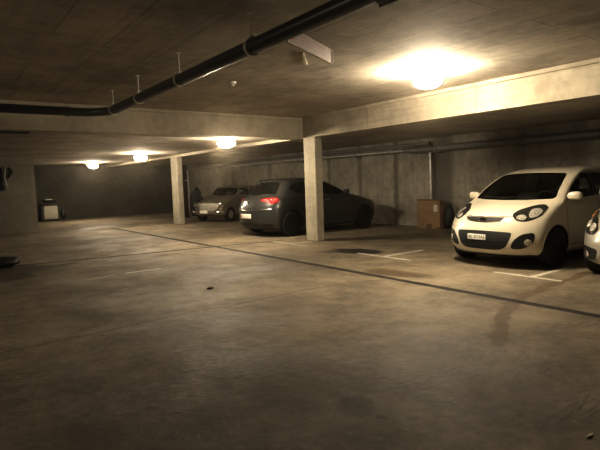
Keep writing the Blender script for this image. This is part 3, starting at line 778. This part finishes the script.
def dark_car():
    root = thing('hatchback_car', 'dark grey hatchback with red tail lights parked nose in behind the pillar', 'car', (10.56, 11.10, 0), PI); root.scale = (.94, 1, 1)
    T = [(.18, .22, 4.12, .80, .35, .3, .12), (.25, .10, 4.24, .86, .38, .32, .14), (.40, .02, 4.33, .89, .42, .36, .15), (.55, 0, 4.35, .90, .45, .40, .16), (.68, .03, 4.34, .90, .48, .42, .16),
         (.78, .13, 4.31, .897, .50, .42, .16), (.84, .32, 4.28, .89, .52, .42, .15), (.90, .58, 4.25, .882, .5, .42, .14), (.96, .9, 4.20, .87, .4, .42, .13), (1.01, 1.18, 4.12, .85, .3, .42, .12),
         (1.06, 1.32, 4.04, .825, .26, .40, .12), (1.15, 1.50, 3.93, .79, .25, .36, .12), (1.25, 1.72, 3.82, .742, .25, .32, .12), (1.34, 1.95, 3.73, .69, .25, .28, .12),
         (1.40, 2.16, 3.66, .64, .25, .24, .1), (1.435, 2.38, 3.5, .58, .3, .24, .1), (1.455, 2.6, 3.3, .45, .3, .2, .05), (1.465, 2.8, 3.05, .25, .1, .1, .02)]
    c = Car(root, T, 'grey_paint', (.86, 3.50), .36, .07)
    c.panel('rear_window', [('r', y, z) for y, z in ((-.66, 1.06), (0, 1.03), (.66, 1.06), (.60, 1.2), (.53, 1.335), (0, 1.355), (-.53, 1.335), (-.60, 1.2))], 'glass_dark', off=.005)
    c.panel('windscreen', [('f', y, z) for y, z in ((-.68, 1.05), (0, 1.03), (.68, 1.05), (.52, 1.36), (0, 1.385), (-.52, 1.36))], 'glass_dark')
    c.strip('roof_spoiler', [('r', y, z) for y, z in ((-.54, 1.385), (-.3, 1.405), (0, 1.41), (.3, 1.405), (.54, 1.385))], .10, 'grey_paint', off=.02, raise_=.01)
    for sg in (1, -1):
        c.panel('side_window', [('s', x, z, sg) for x, z in ((1.55, 1.0), (2.45, 1.02), (2.5, 1.37), (2.25, 1.36), (1.9, 1.24))], 'glass_dark')
        c.panel('side_window', [('s', x, z, sg) for x, z in ((2.55, 1.02), (3.25, 1.08), (3.5, 1.2), (3.2, 1.33), (2.55, 1.375))], 'glass_dark')
        tl = c.panel('tail_light', [('r', sg * .42, .95), ('r', sg * .45, .905), ('r', sg * .62, .87), ('s', 4.02, .825, sg), ('s', 3.84, .90, sg), ('s', 3.90, .985, sg), ('r', sg * .68, .985)], 'lens_red', off=.008)
        p = c.hit(('r', sg * .70, .925)); n = c.bvh.find_nearest(p)[1]
        bm = bmesh.new(); add_lathe(bm, [(.062, 0), (.062, .012), (.045, .018), (.04, .014), (0, .016)], 24, 'Z'); bm.transform(Matrix.Translation(p) @ n.to_track_quat('Z', 'Y').to_matrix().to_4x4())
        obj('brake_lamp', bm, M['lens_red'], tl, 50)
        if sg > 0: c.panel('reversing_lamp', [('r', sg * .50, .945), ('r', sg * .62, .95), ('r', sg * .61, .915), ('r', sg * .51, .915)], 'lens_pink', tl, off=.014, rings=3)
        c.panel('headlight', [('s', .38, .72, sg), ('s', .62, .84, sg), ('f', sg * .68, .83), ('f', sg * .6, .68), ('f', sg * .7, .62)], 'lens_dark', off=.005)
        c.panel('bumper_reflector', [('r', sg * .5, .47), ('r', sg * .72, .47), ('r', sg * .72, .435), ('r', sg * .5, .435)], 'grey_paint', off=.006, rings=3, ch=1)
        c.strip('door_seam', [('s', 1.36, .35, sg), ('s', 1.36, .97, sg)], .008, 'under', off=.001); c.strip('door_seam', [('s', 2.5, .32, sg), ('s', 2.5, 1.0, sg)], .008, 'under', off=.001)
        c.strip('door_seam', [('s', 3.08, .62, sg), ('s', 3.3, .85, sg), ('s', 3.3, 1.05, sg)], .008, 'under', off=.001)
        mirror_shell(c, 1.66, sg * .97, 1.06, 'grey_paint', .22, .13, .13)
        hh = c.hit(('s', 2.32, .86, sg)); box('door_handle', 2.22, 2.42, hh.y - .02, hh.y + .02, .85, .88, M['chrome'], root, .01)
    # tail: crease, emblem, plate recess, dark valance
    c.strip('boot_crease', [('r', y, z) for y, z in ((-.76, .70), (-.4, .665), (0, .655), (.4, .665), (.76, .70))], .05, 'grey_paint', off=.004, raise_=.012)
    c.strip('boot_seam', [('r', y, z) for y, z in ((-.55, .86), (-.5, .6), (-.4, .585), (.4, .585), (.5, .6), (.55, .86))], .008, 'under', off=.002)
    c.panel('rear_valance', [('r', y, z) for y, z in ((-.78, .36), (0, .40), (.78, .36), (.70, .22), (0, .2), (-.70, .22))], 'plastic', off=.008)
    p = c.hit(('r', 0, .86)); n = c.bvh.find_nearest(p)[1]
    bm = bmesh.new(); add_lathe(bm, [(.045, 0), (.045, .01), (.034, .014), (.03, .008), (0, .012)], 28, 'Z'); bm.transform(Matrix.Translation(p) @ n.to_track_quat('Z', 'Y').to_matrix().to_4x4())
    obj('boot_emblem', bm, M['chrome'], root, 50)
    p = c.hit(('r', 0, .52)); pl = c.plate((p.x + .012, -.02, .525), 1, .50, .115)
    box('plate_crest', p.x + .017, p.x + .0195, -.235, -.195, .495, .545, M['crest_red'], pl)
    for x in (.86, 3.50):
        for y in (-.79, .79): c.wheel(x, y, .315, .20, 'spoke', .68, 'alloy')
    tube('antenna', [(3.3, 0, 1.455), (3.42, 0, 1.60)], [.006, .002], M['plastic'], root, 8)
    return c

def classic_car():
    root = thing('classic_car', 'small olive grey classic car with chrome grille parked slantwise', 'car', (8.02, 16.62, 0), math.radians(25))
    T = [(.20, .22, 2.90, .60, .16, .2, .03), (.26, .14, 2.98, .665, .18, .2, .04), (.36, .08, 3.02, .69, .2, .22, .05), (.50, .05, 3.05, .70, .22, .24, .05), (.62, .05, 3.05, .705, .24, .26, .05), (.70, .08, 3.04, .70, .28, .28, .05),
         (.76, .15, 3.03, .695, .36, .28, .05), (.80, .27, 3.02, .69, .42, .28, .05), (.84, .45, 3.00, .685, .38, .26, .05), (.88, .66, 2.98, .675, .28, .24, .05), (.92, .86, 2.95, .655, .2, .22, .05),
         (.955, .97, 2.90, .635, .16, .2, .05), (1.06, 1.08, 2.83, .605, .15, .2, .05), (1.18, 1.20, 2.74, .575, .15, .2, .05), (1.235, 1.30, 2.66, .545, .18, .22, .05), (1.275, 1.45, 2.5, .48, .25, .25, .04), (1.30, 1.72, 2.25, .30, .15, .15, .02), (1.305, 1.9, 2.1, .14, .05, .05, .01)]
    ws = [(-.565, .94), (-.28, .935), (0, .933), (.28, .935), (.565, .94), (.50, 1.205), (.25, 1.22), (0, 1.224), (-.25, 1.22), (-.50, 1.205)]
    rw = [(-.46, .97), (.46, .97), (.42, 1.19), (-.42, 1.19)]
    w1 = [(1.20, .93), (1.88, .93), (1.86, 1.20), (1.33, 1.195)]; w2 = [(1.95, .93), (2.64, .94), (2.48, 1.185), (1.94, 1.20)]
    wins = [('front', ws), ('rear', rw)] + [(sd, w) for sd in ('left', 'right') for w in (w1, w2)]
    c = Car(root, T, 'olive_paint', (.56, 2.60), .285, .03, inner=(.4, .04, .05), windows=wins)
    c.panel('windscreen', [('f', y, z) for y, z in ws], 'glass', off=-.006, skirt=0)
    c.panel('rear_window', [('r', y, z) for y, z in rw], 'glass', off=-.006, skirt=0)
    c.strip('windscreen_trim', [('f', y, z) for y, z in ws], .022, 'chrome', off=.004, closed=True, ch=2)
    g = c.panel('grille', [('f', y, z) for y, z in ((-.46, .66), (0, .67), (.46, .66), (.48, .56), (.38, .44), (0, .43), (-.38, .44), (-.48, .56))], 'zinc', off=.01)
    c.strip('grille_surround', [('f', y, z) for y, z in ((-.48, .675), (0, .69), (.48, .675), (.50, .56), (.39, .425), (0, .415), (-.39, .425), (-.50, .56))], .035, 'chrome', off=.016, closed=True, ch=2, raise_=.01)
    for z in (.47, .51, .55, .59, .63): c.strip('grille_bar', [('f', -.44, z), ('f', -.2, z), ('f', 0, z), ('f', .2, z), ('f', .44, z)], .016, 'chrome', g, off=.016, raise_=.006)
    bm = bmesh.new()
    pts = [Vector((.16, -.70, .37)), Vector((.03, -.62, .37)), Vector((-.02, -.35, .37)), Vector((-.04, 0, .37)), Vector((-.02, .35, .37)), Vector((.03, .62, .37)), Vector((.16, .70, .37))]
    add_tube(bm, bend(pts, .1, 4), .035, 10); bm.transform(Matrix.Diagonal((.8, 1, 1.3, 1)) ); bm.transform(Matrix.Translation((0, 0, -.11)))
    bp = obj('front_bumper', bm, M['chrome'], root, 50)
    for y in (-.42, .42):
        box('overrider', -.055, .01, y - .03, y + .03, .29, .46, M['chrome'], bp, .018)
    c.plate((-.075, .06, .375), -1, .34, .10)
    for sg in (1, -1):
        p = c.hit(('f', sg * .57, .62))
        lathe('headlight', [(0, -.085), (.05, -.075), (.082, -.05), (.09, -.03)], M['mirror'], root, 28, 'X', (p.x - .0, sg * .565, .635), 80)
        lathe('headlight_rim', [(.09, -.045), (.098, -.04), (.104, -.02), (.106, .05), (.085, .05), (.085, -.03), (.09, -.045)], M['chrome'], root, 28, 'X', (p.x - .0, sg * .565, .635))
        lathe('indicator_lamp', [(0, -.05), (.03, -.045), (.042, -.02), (.042, .04)], M['lens'], root, 20, 'X', (c.hit(('f', sg * .57, .47)).x, sg * .575, .485), 80)
        for w in (w1, w2):
            c.panel('side_window', [('s', x, z, sg) for x, z in w], 'glass', off=-.006, skirt=0)
            c.strip('window_trim', [('s', x, z, sg) for x, z in w], .014, 'chrome', off=.004, closed=True, ch=2)
        c.strip('door_seam', [('s', 1.08, .34, sg), ('s', 1.1, .93, sg)], .008, 'under', off=.001); c.strip('door_seam', [('s', 1.92, .34, sg), ('s', 1.92, .94, sg)], .008, 'under', off=.001)
        c.strip('sill_trim', [('s', .9, .29, sg), ('s', 2.25, .29, sg)], .03, 'chrome', off=.004)
        hm = thing_mirror(c, .62 if sg > 0 else 1.2, sg * (.60 if sg > 0 else .70), .84 if sg > 0 else .95)
    for x in (.56, 2.60):
        for y in (-.615, .615): c.wheel(x, y, .25, .145, 'hub', .60, 'alloy_light')
    c.strip('bonnet_seam', [('f', -.5, .74), ('f', 0, .735), ('f', .5, .74)], .008, 'under', off=.002)
    box('dashboard', .95, 1.15, -.52, .52, .6, .92, M['dash'], root, .04)
    steering(root, 1.30, .28, .9)
    box('rear_view_mirror', 1.26, 1.275, -.08, .08, 1.16, 1.21, M['mirror'], root, .006)
    for y in (-.28, .28): seat(root, 1.55, y, .36, .85)
    return c
def thing_mirror(c, x, y, z):
    sg = 1 if y > 0 else -1
    bm = bmesh.new(); add_lathe(bm, [(0, -.03), (.035, -.022), (.05, 0), (.05, .012), (0, .012)], 20, 'X', (x, y + sg * .05, z + .14))
    add_tube(bm, [(x, y, z - .02), (x, y + sg * .02, z + .06), (x, y + sg * .05, z + .11)], .008, 8)
    return obj('wing_mirror', bm, M['chrome'], c.root, 60)

def silver_car():
    root = thing('parked_car', 'silver beige car with only its front corner showing at the right edge', 'car', (6.42, 2.27, 0))
    T = [(.17, .22, 3.9, .78, .36, .3, .14), (.23, .08, 3.98, .84, .38, .32, .16), (.34, .02, 4.03, .865, .40, .34, .16), (.45, 0, 4.05, .87, .42, .36, .16), (.56, .02, 4.05, .872, .44, .36, .16), (.68, .06, 4.04, .87, .46, .36, .16),
         (.77, .14, 4.02, .865, .5, .34, .16), (.84, .32, 4.0, .86, .5, .32, .15), (.90, .56, 3.98, .85, .48, .3, .14), (.96, .84, 3.95, .835, .38, .28, .12), (1.01, 1.02, 3.92, .815, .26, .26, .1),
         (1.12, 1.2, 3.86, .78, .22, .24, .1), (1.25, 1.45, 3.78, .735, .22, .22, .1), (1.38, 1.72, 3.66, .68, .22, .22, .1), (1.45, 1.98, 3.5, .62, .25, .2, .1), (1.49, 2.25, 3.25, .5, .25, .2, .06), (1.505, 2.55, 2.95, .25, .1, .1, .02)]
    c = Car(root, T, 'silver_paint', (.82, 3.32), .36, .06)
    c.panel('windscreen', [('f', y, z) for y, z in ((-.66, 1.04), (0, 1.03), (.66, 1.04), (.54, 1.4), (0, 1.42), (-.54, 1.4))], 'glass_dark')
    c.panel('lower_grille', [('f', y, z) for y, z in ((-.45, .42), (.45, .42), (.40, .24), (-.40, .24))], 'grille')
    c.panel('upper_grille', [('f', y, z) for y, z in ((-.42, .72), (.42, .72), (.36, .6), (-.36, .6))], 'grille')
    p = c.hit(('f', 0, .5)); c.plate((p.x - .012, 0, .5), -1, .3, .082)
    for sg in (1, -1):
        hl = c.panel('headlight', [('f', sg * .52, .64), ('f', sg * .60, .565), ('s', .34, .575, sg), ('s', .52, .68, sg), ('s', .66, .84, sg), ('f', sg * .72, .85), ('f', sg * .58, .755)], 'lens_dark', off=.005)
        for yy, zz, rr in ((.62, .665, .058), (.71, .70, .06)):
            p = c.hit(('f', sg * yy, zz)); n = c.bvh.find_nearest(p)[1]
            bm = bmesh.new(); add_lathe(bm, [(rr, 0), (rr, .010), (rr * .8, .016), (0, .02)], 24, 'Z'); bm.transform(Matrix.Translation(p) @ n.to_track_quat('Z', 'Y').to_matrix().to_4x4())
            obj('headlight_reflector', bm, M['lens'], hl, 50)
        c.panel('indicator_lamp', [('s', .46, .76, sg), ('s', .62, .83, sg), ('f', sg * .73, .845), ('f', sg * .70, .80)], 'lens_amber', hl, off=.011, rings=3)
        fg = c.panel('fog_lamp_recess', [('f', sg * .52, .40), ('f', sg * .56, .27), ('s', .36, .25, sg), ('s', .42, .30, sg), ('s', .44, .42, sg), ('f', sg * .72, .43)], 'plastic')
        p = c.hit(('f', sg * .70, .325)); n = c.bvh.find_nearest(p)[1]
        bm = bmesh.new(); add_lathe(bm, [(.04, 0), (.04, .008), (.03, .014), (0, .018)], 20, 'Z'); bm.transform(Matrix.Translation(p) @ n.to_track_quat('Z', 'Y').to_matrix().to_4x4())
        obj('fog_lamp', bm, M['mirror'], fg, 50)
        c.strip('bumper_trim', [('s', .44, .445, sg), ('s', .43, .33, sg), ('s', .36, .235, sg), ('f', sg * .7, .225), ('f', sg * .45, .222)], .02, 'chrome', off=.006)
        c.panel('side_window', [('s', x, z, sg) for x, z in ((1.4, 1.0), (2.9, 1.05), (3.2, 1.2), (2.9, 1.38), (2.0, 1.42))], 'glass_dark')
        c.strip('door_seam', [('s', 1.2, .32, sg), ('s', 1.2, .96, sg)], .008, 'under', off=.001)
        mirror_shell(c, 1.4, sg * .95, 1.06, 'silver_paint', .2, .13, .12)
    for x in (.82, 3.32):
        for y in (-.76, .76): c.wheel(x, y, .31, .19, 'spoke', .66, 'alloy')
    return c

# ------------------------------------------------------------------ clutter
def lump(bm, c, r, seed=0, amp=.25, sub=3):
    rnd = random.Random(seed); t = bmesh.new(); bmesh.ops.create_icosphere(t, subdivisions=sub, radius=1)
    ph = [(Vector((rnd.uniform(-3, 3), rnd.uniform(-3, 3), rnd.uniform(-3, 3))), rnd.uniform(0, 6)) for _ in range(6)]
    for v in t.verts:
        q = v.co.copy(); s = 1 + amp * sum(math.sin(d.dot(q) * 1.6 + a) for d, a in ph) / 4
        v.co = Vector((c[0] + q.x * r[0] * s, c[1] + q.y * r[1] * s, max(c[2] - r[2], c[2] + q.z * r[2] * s)))
    merge(bm, t)
def build_clutter():
    # flattened cardboard box leaning on the wall
    root = thing('cardboard_box', 'brown cardboard box with a white label standing against the parking wall', 'box', (10.66, 9.0, 0))
    box('box_body', 0, .2, -.62, .14, 0, .74, M['card'], root, .006)
    box('box_flap', -.012, .02, -.62, .14, .66, .78, M['card_dark'], root, .003, Matrix.Translation((.03, 0, 0)))
    box('label', -.018, -.011, -.56, -.44, .46, .64, M['paper'], root)
    bm = bmesh.new(); add_box(bm, -.006, .0, -.36, -.18, 0, .13); add_box(bm, -.006, .0, -.60, -.5, 0, .05); obj('cut_out', bm, M['card_dark'], root)
    bm = bmesh.new(); lump(bm, (10.82, 8.22, .30), (.12, .13, .30), 3, .2)
    tag(obj('rubbish_bag', bm, M['bag'], None, 60), 'dark bag slumped between the cardboard box and the cream car', 'bag')
    # jacket hung on the left wall
    root = thing('jacket', 'dark blue and white jacket hanging on the wall at the left edge', 'jacket', (1.82, 18.02, 1.75))
    def drape(name, x0, x1, z0, z1, dep, mat, seed, par=root):
        bm = bmesh.new(); n, m = 14, 16; rows = []
        rnd = random.Random(seed); a, b = rnd.uniform(0, 6), rnd.uniform(0, 6)
        for j in range(m + 1):
            v = j / m; row = []
            for i in range(n + 1):
                u = i / n; wob = .5 + .5 * math.sin(u * 11 + a + v * 1.5); sh = math.sin(PI * u) ** .5
                x = x0 + (x1 - x0) * (.5 + (u - .5) * (.55 + .45 * math.sin(PI * (.18 + .62 * v)))) + .02 * math.sin(v * 7 + b)
                row.append(bm.verts.new((x, -.02 - dep * sh * (.45 + .55 * wob) * (.4 + .6 * math.sin(PI * min(1, v * .8 + .1))), z1 + (z0 - z1) * v - .05 * math.cos(u * 5 + b) * v)))
            rows.append(row)
        for A, B in zip(rows, rows[1:]):
            for i in range(n): bm.faces.new((A[i], B[i], B[i + 1], A[i + 1]))
        bmesh.ops.solidify(bm, geom=bm.faces[:], thickness=.012); bmesh.ops.recalc_face_normals(bm, faces=bm.faces)
        return obj(name, bm, M[mat], par, 60)
    drape('jacket_body', -.38, .16, -.42, .30, .12, 'blue', 1)
    drape('sleeve', .04, .20, -.26, .36, .15, 'white_cloth', 4)['label'] = 'white sleeve'
    drape('hood', .12, .34, .0, .34, .09, 'bag', 6)
    bm = bmesh.new(); add_tube(bm, [(.05, .08, .36), (.05, -.06, .36), (.05, -.07, .40)], .008, 8); obj('hook', bm, M['zinc'], root, 40)
    # cabinet on a dark trolley by the far wall
    root = thing('cabinet', 'pale square cabinet in a dark frame by the far wall', 'cabinet', (4.2, 24.1, 0))
    box('cabinet_body', -.24, .30, -.2, .3, .10, .66, M['cabinet'], root, .01)
    bm = bmesh.new()
    for x in (-.34, .30):
        for y in (-.22, .3): add_box(bm, x, x + .05, y, y + .04, 0, .78)
    add_box(bm, -.34, .35, -.22, .34, .04, .09); add_box(bm, -.34, .35, -.22, .34, .70, .76)
    obj('frame', bm, M['bag'], root)
    box('handle', .2, .22, -.225, -.2, .35, .45, M['zinc'], root)
    root = thing('basin', 'dark round basin holding pale paper on top of the pale cabinet', 'basin', (4.2, 24.1, .781))
    lathe('basin_shell', [(.12, 0), (.22, .04), (.30, .13), (.31, .14), (.28, .13), (.2, .05), (0, .04)], M['bag'], root, 28, 'Z')
    bm = bmesh.new(); lump(bm, (0, 0, .14), (.17, .15, .05), 9, .3); obj('paper', bm, M['paper'], root, 60)
    bm = bmesh.new(); lump(bm, (4.76, 24.12, .26), (.12, .14, .26), 12, .25)
    tag(obj('rubbish_bag', bm, M['bag'], None, 60), 'black bag on the floor right beside the pale cabinet', 'bag')
    # dark garment hanging on the far side of the corner
    bm = bmesh.new(); lump(bm, (3.02, 21.0, 1.45), (.16, .2, .42), 21, .2)
    bm2 = bm; add_tube(bm2, [(3.0, 21.0, 1.8), (2.95, 21.0, 1.95), (2.79, 21.0, 1.95)], .012, 8)
    tag(obj('hanging_coat', bm2, M['bag'], None, 60), 'dark coat hanging just past the end of the left wall', 'coat')
    # behind and left of the classic car
    root = thing('leaning_board', 'dark brown board leaning beside the far pillar', 'board', (8.6, 19.9, 0), math.radians(20))
    box('board_panel', -.28, .28, -.02, .02, 0, 1.25, M['brown_board'], root, .004, Matrix.Rotation(-.1, 4, 'X'))
    box('board_batten', -.28, .28, -.045, -.02, .9, .98, M['brown_board'], root, .004, Matrix.Rotation(-.1, 4, 'X'))
    bm = bmesh.new(); lump(bm, (9.5, 20.6, .62), (.30, .3, .62), 31, .16, 4)
    tag(obj('tarpaulin_bundle', bm, M['blue'], None, 60), 'dark blue covered bundle behind the classic car', 'bundle')
    # litter on the floor
    bm = bmesh.new(); lump(bm, (.98, 10.35, .09), (.30, .17, .10), 41, .3)
    tag(obj('crumpled_rag', bm, M['bag'], None, 60), 'dark crumpled rag on the damp floor at the left edge', 'rag')
    bm = bmesh.new(); lump(bm, (2.86, 5.92, .012), (.045, .03, .013), 44, .3, 2)
    tag(obj('dead_leaf', bm, M['leaf'], None, 60), 'small dark leaf alone in the middle of the floor', 'leaf')
    bm = bmesh.new(); lump(bm, (2.64, 1.142, .004), (.034, .008, .005), 47, .3, 2)
    tag(obj('paper_scrap', bm, M['paper'], None, 60), 'tiny pale paper scrap on the floor in the lower right corner', 'scrap')

# ------------------------------------------------------------------ camera, world
def build_far_lamp():
    # the next lamp along, over the part of the garage left of the picture
    l = bpy.data.lights.new('garage_light', 'POINT'); l.energy = 85; l.color = (1, .87, .68); l.shadow_soft_size = .18
    o = bpy.data.objects.new('garage_light', l); COL.objects.link(o); o.location = (-2.2, 6.2, 2.62)
def build_camera():
    f, yaw, pitch, roll = 504.05, .632936, .0852712, -.0324956
    fw = Vector((math.sin(yaw) * math.cos(pitch), math.cos(yaw) * math.cos(pitch), -math.sin(pitch)))
    rt = Vector((math.cos(yaw), -math.sin(yaw), 0)); up = rt.cross(fw)
    r2 = rt * math.cos(roll) + up * math.sin(roll); u2 = up * math.cos(roll) - rt * math.sin(roll)
    cam = bpy.data.cameras.new('camera'); cam.sensor_width = 36; cam.lens = f / 600 * 36; cam.clip_start = .05; cam.clip_end = 100
    o = bpy.data.objects.new('camera', cam); COL.objects.link(o)
    m = Matrix.Identity(4)
    for i in range(3): m[i][0], m[i][1], m[i][2] = r2[i], u2[i], -fw[i]
    m[0][3], m[1][3], m[2][3] = 0, 0, 1.35
    o.matrix_world = m; SC.camera = o
    w = bpy.data.worlds.new('world'); SC.world = w; w.use_nodes = True
    w.node_tree.nodes['Background'].inputs[0].default_value = (1, .85, .6, 1); w.node_tree.nodes['Background'].inputs[1].default_value = .0
    vs = w.node_tree.nodes.new('ShaderNodeVolumeScatter')      # faint scatter added to imitate camera bloom around the lamps
    vs.inputs['Color'].default_value = (1, .88, .70, 1); vs.inputs['Density'].default_value = BLOOM_SCATTER; vs.inputs['Anisotropy'].default_value = .92
    w.node_tree.links.new(vs.outputs[0], w.node_tree.nodes['World Output'].inputs['Volume'])
    SC.view_settings.view_transform = 'Standard'; SC.view_settings.look = 'None'
    SC.view_settings.exposure = EXPO; SC.view_settings.gamma = .77

EXPO = 0.0
BLOOM_SCATTER = .003
build_materials()
build_setting()
build_services()
cream_car(); dark_car(); classic_car(); silver_car()
build_clutter()
build_far_lamp()
build_camera()
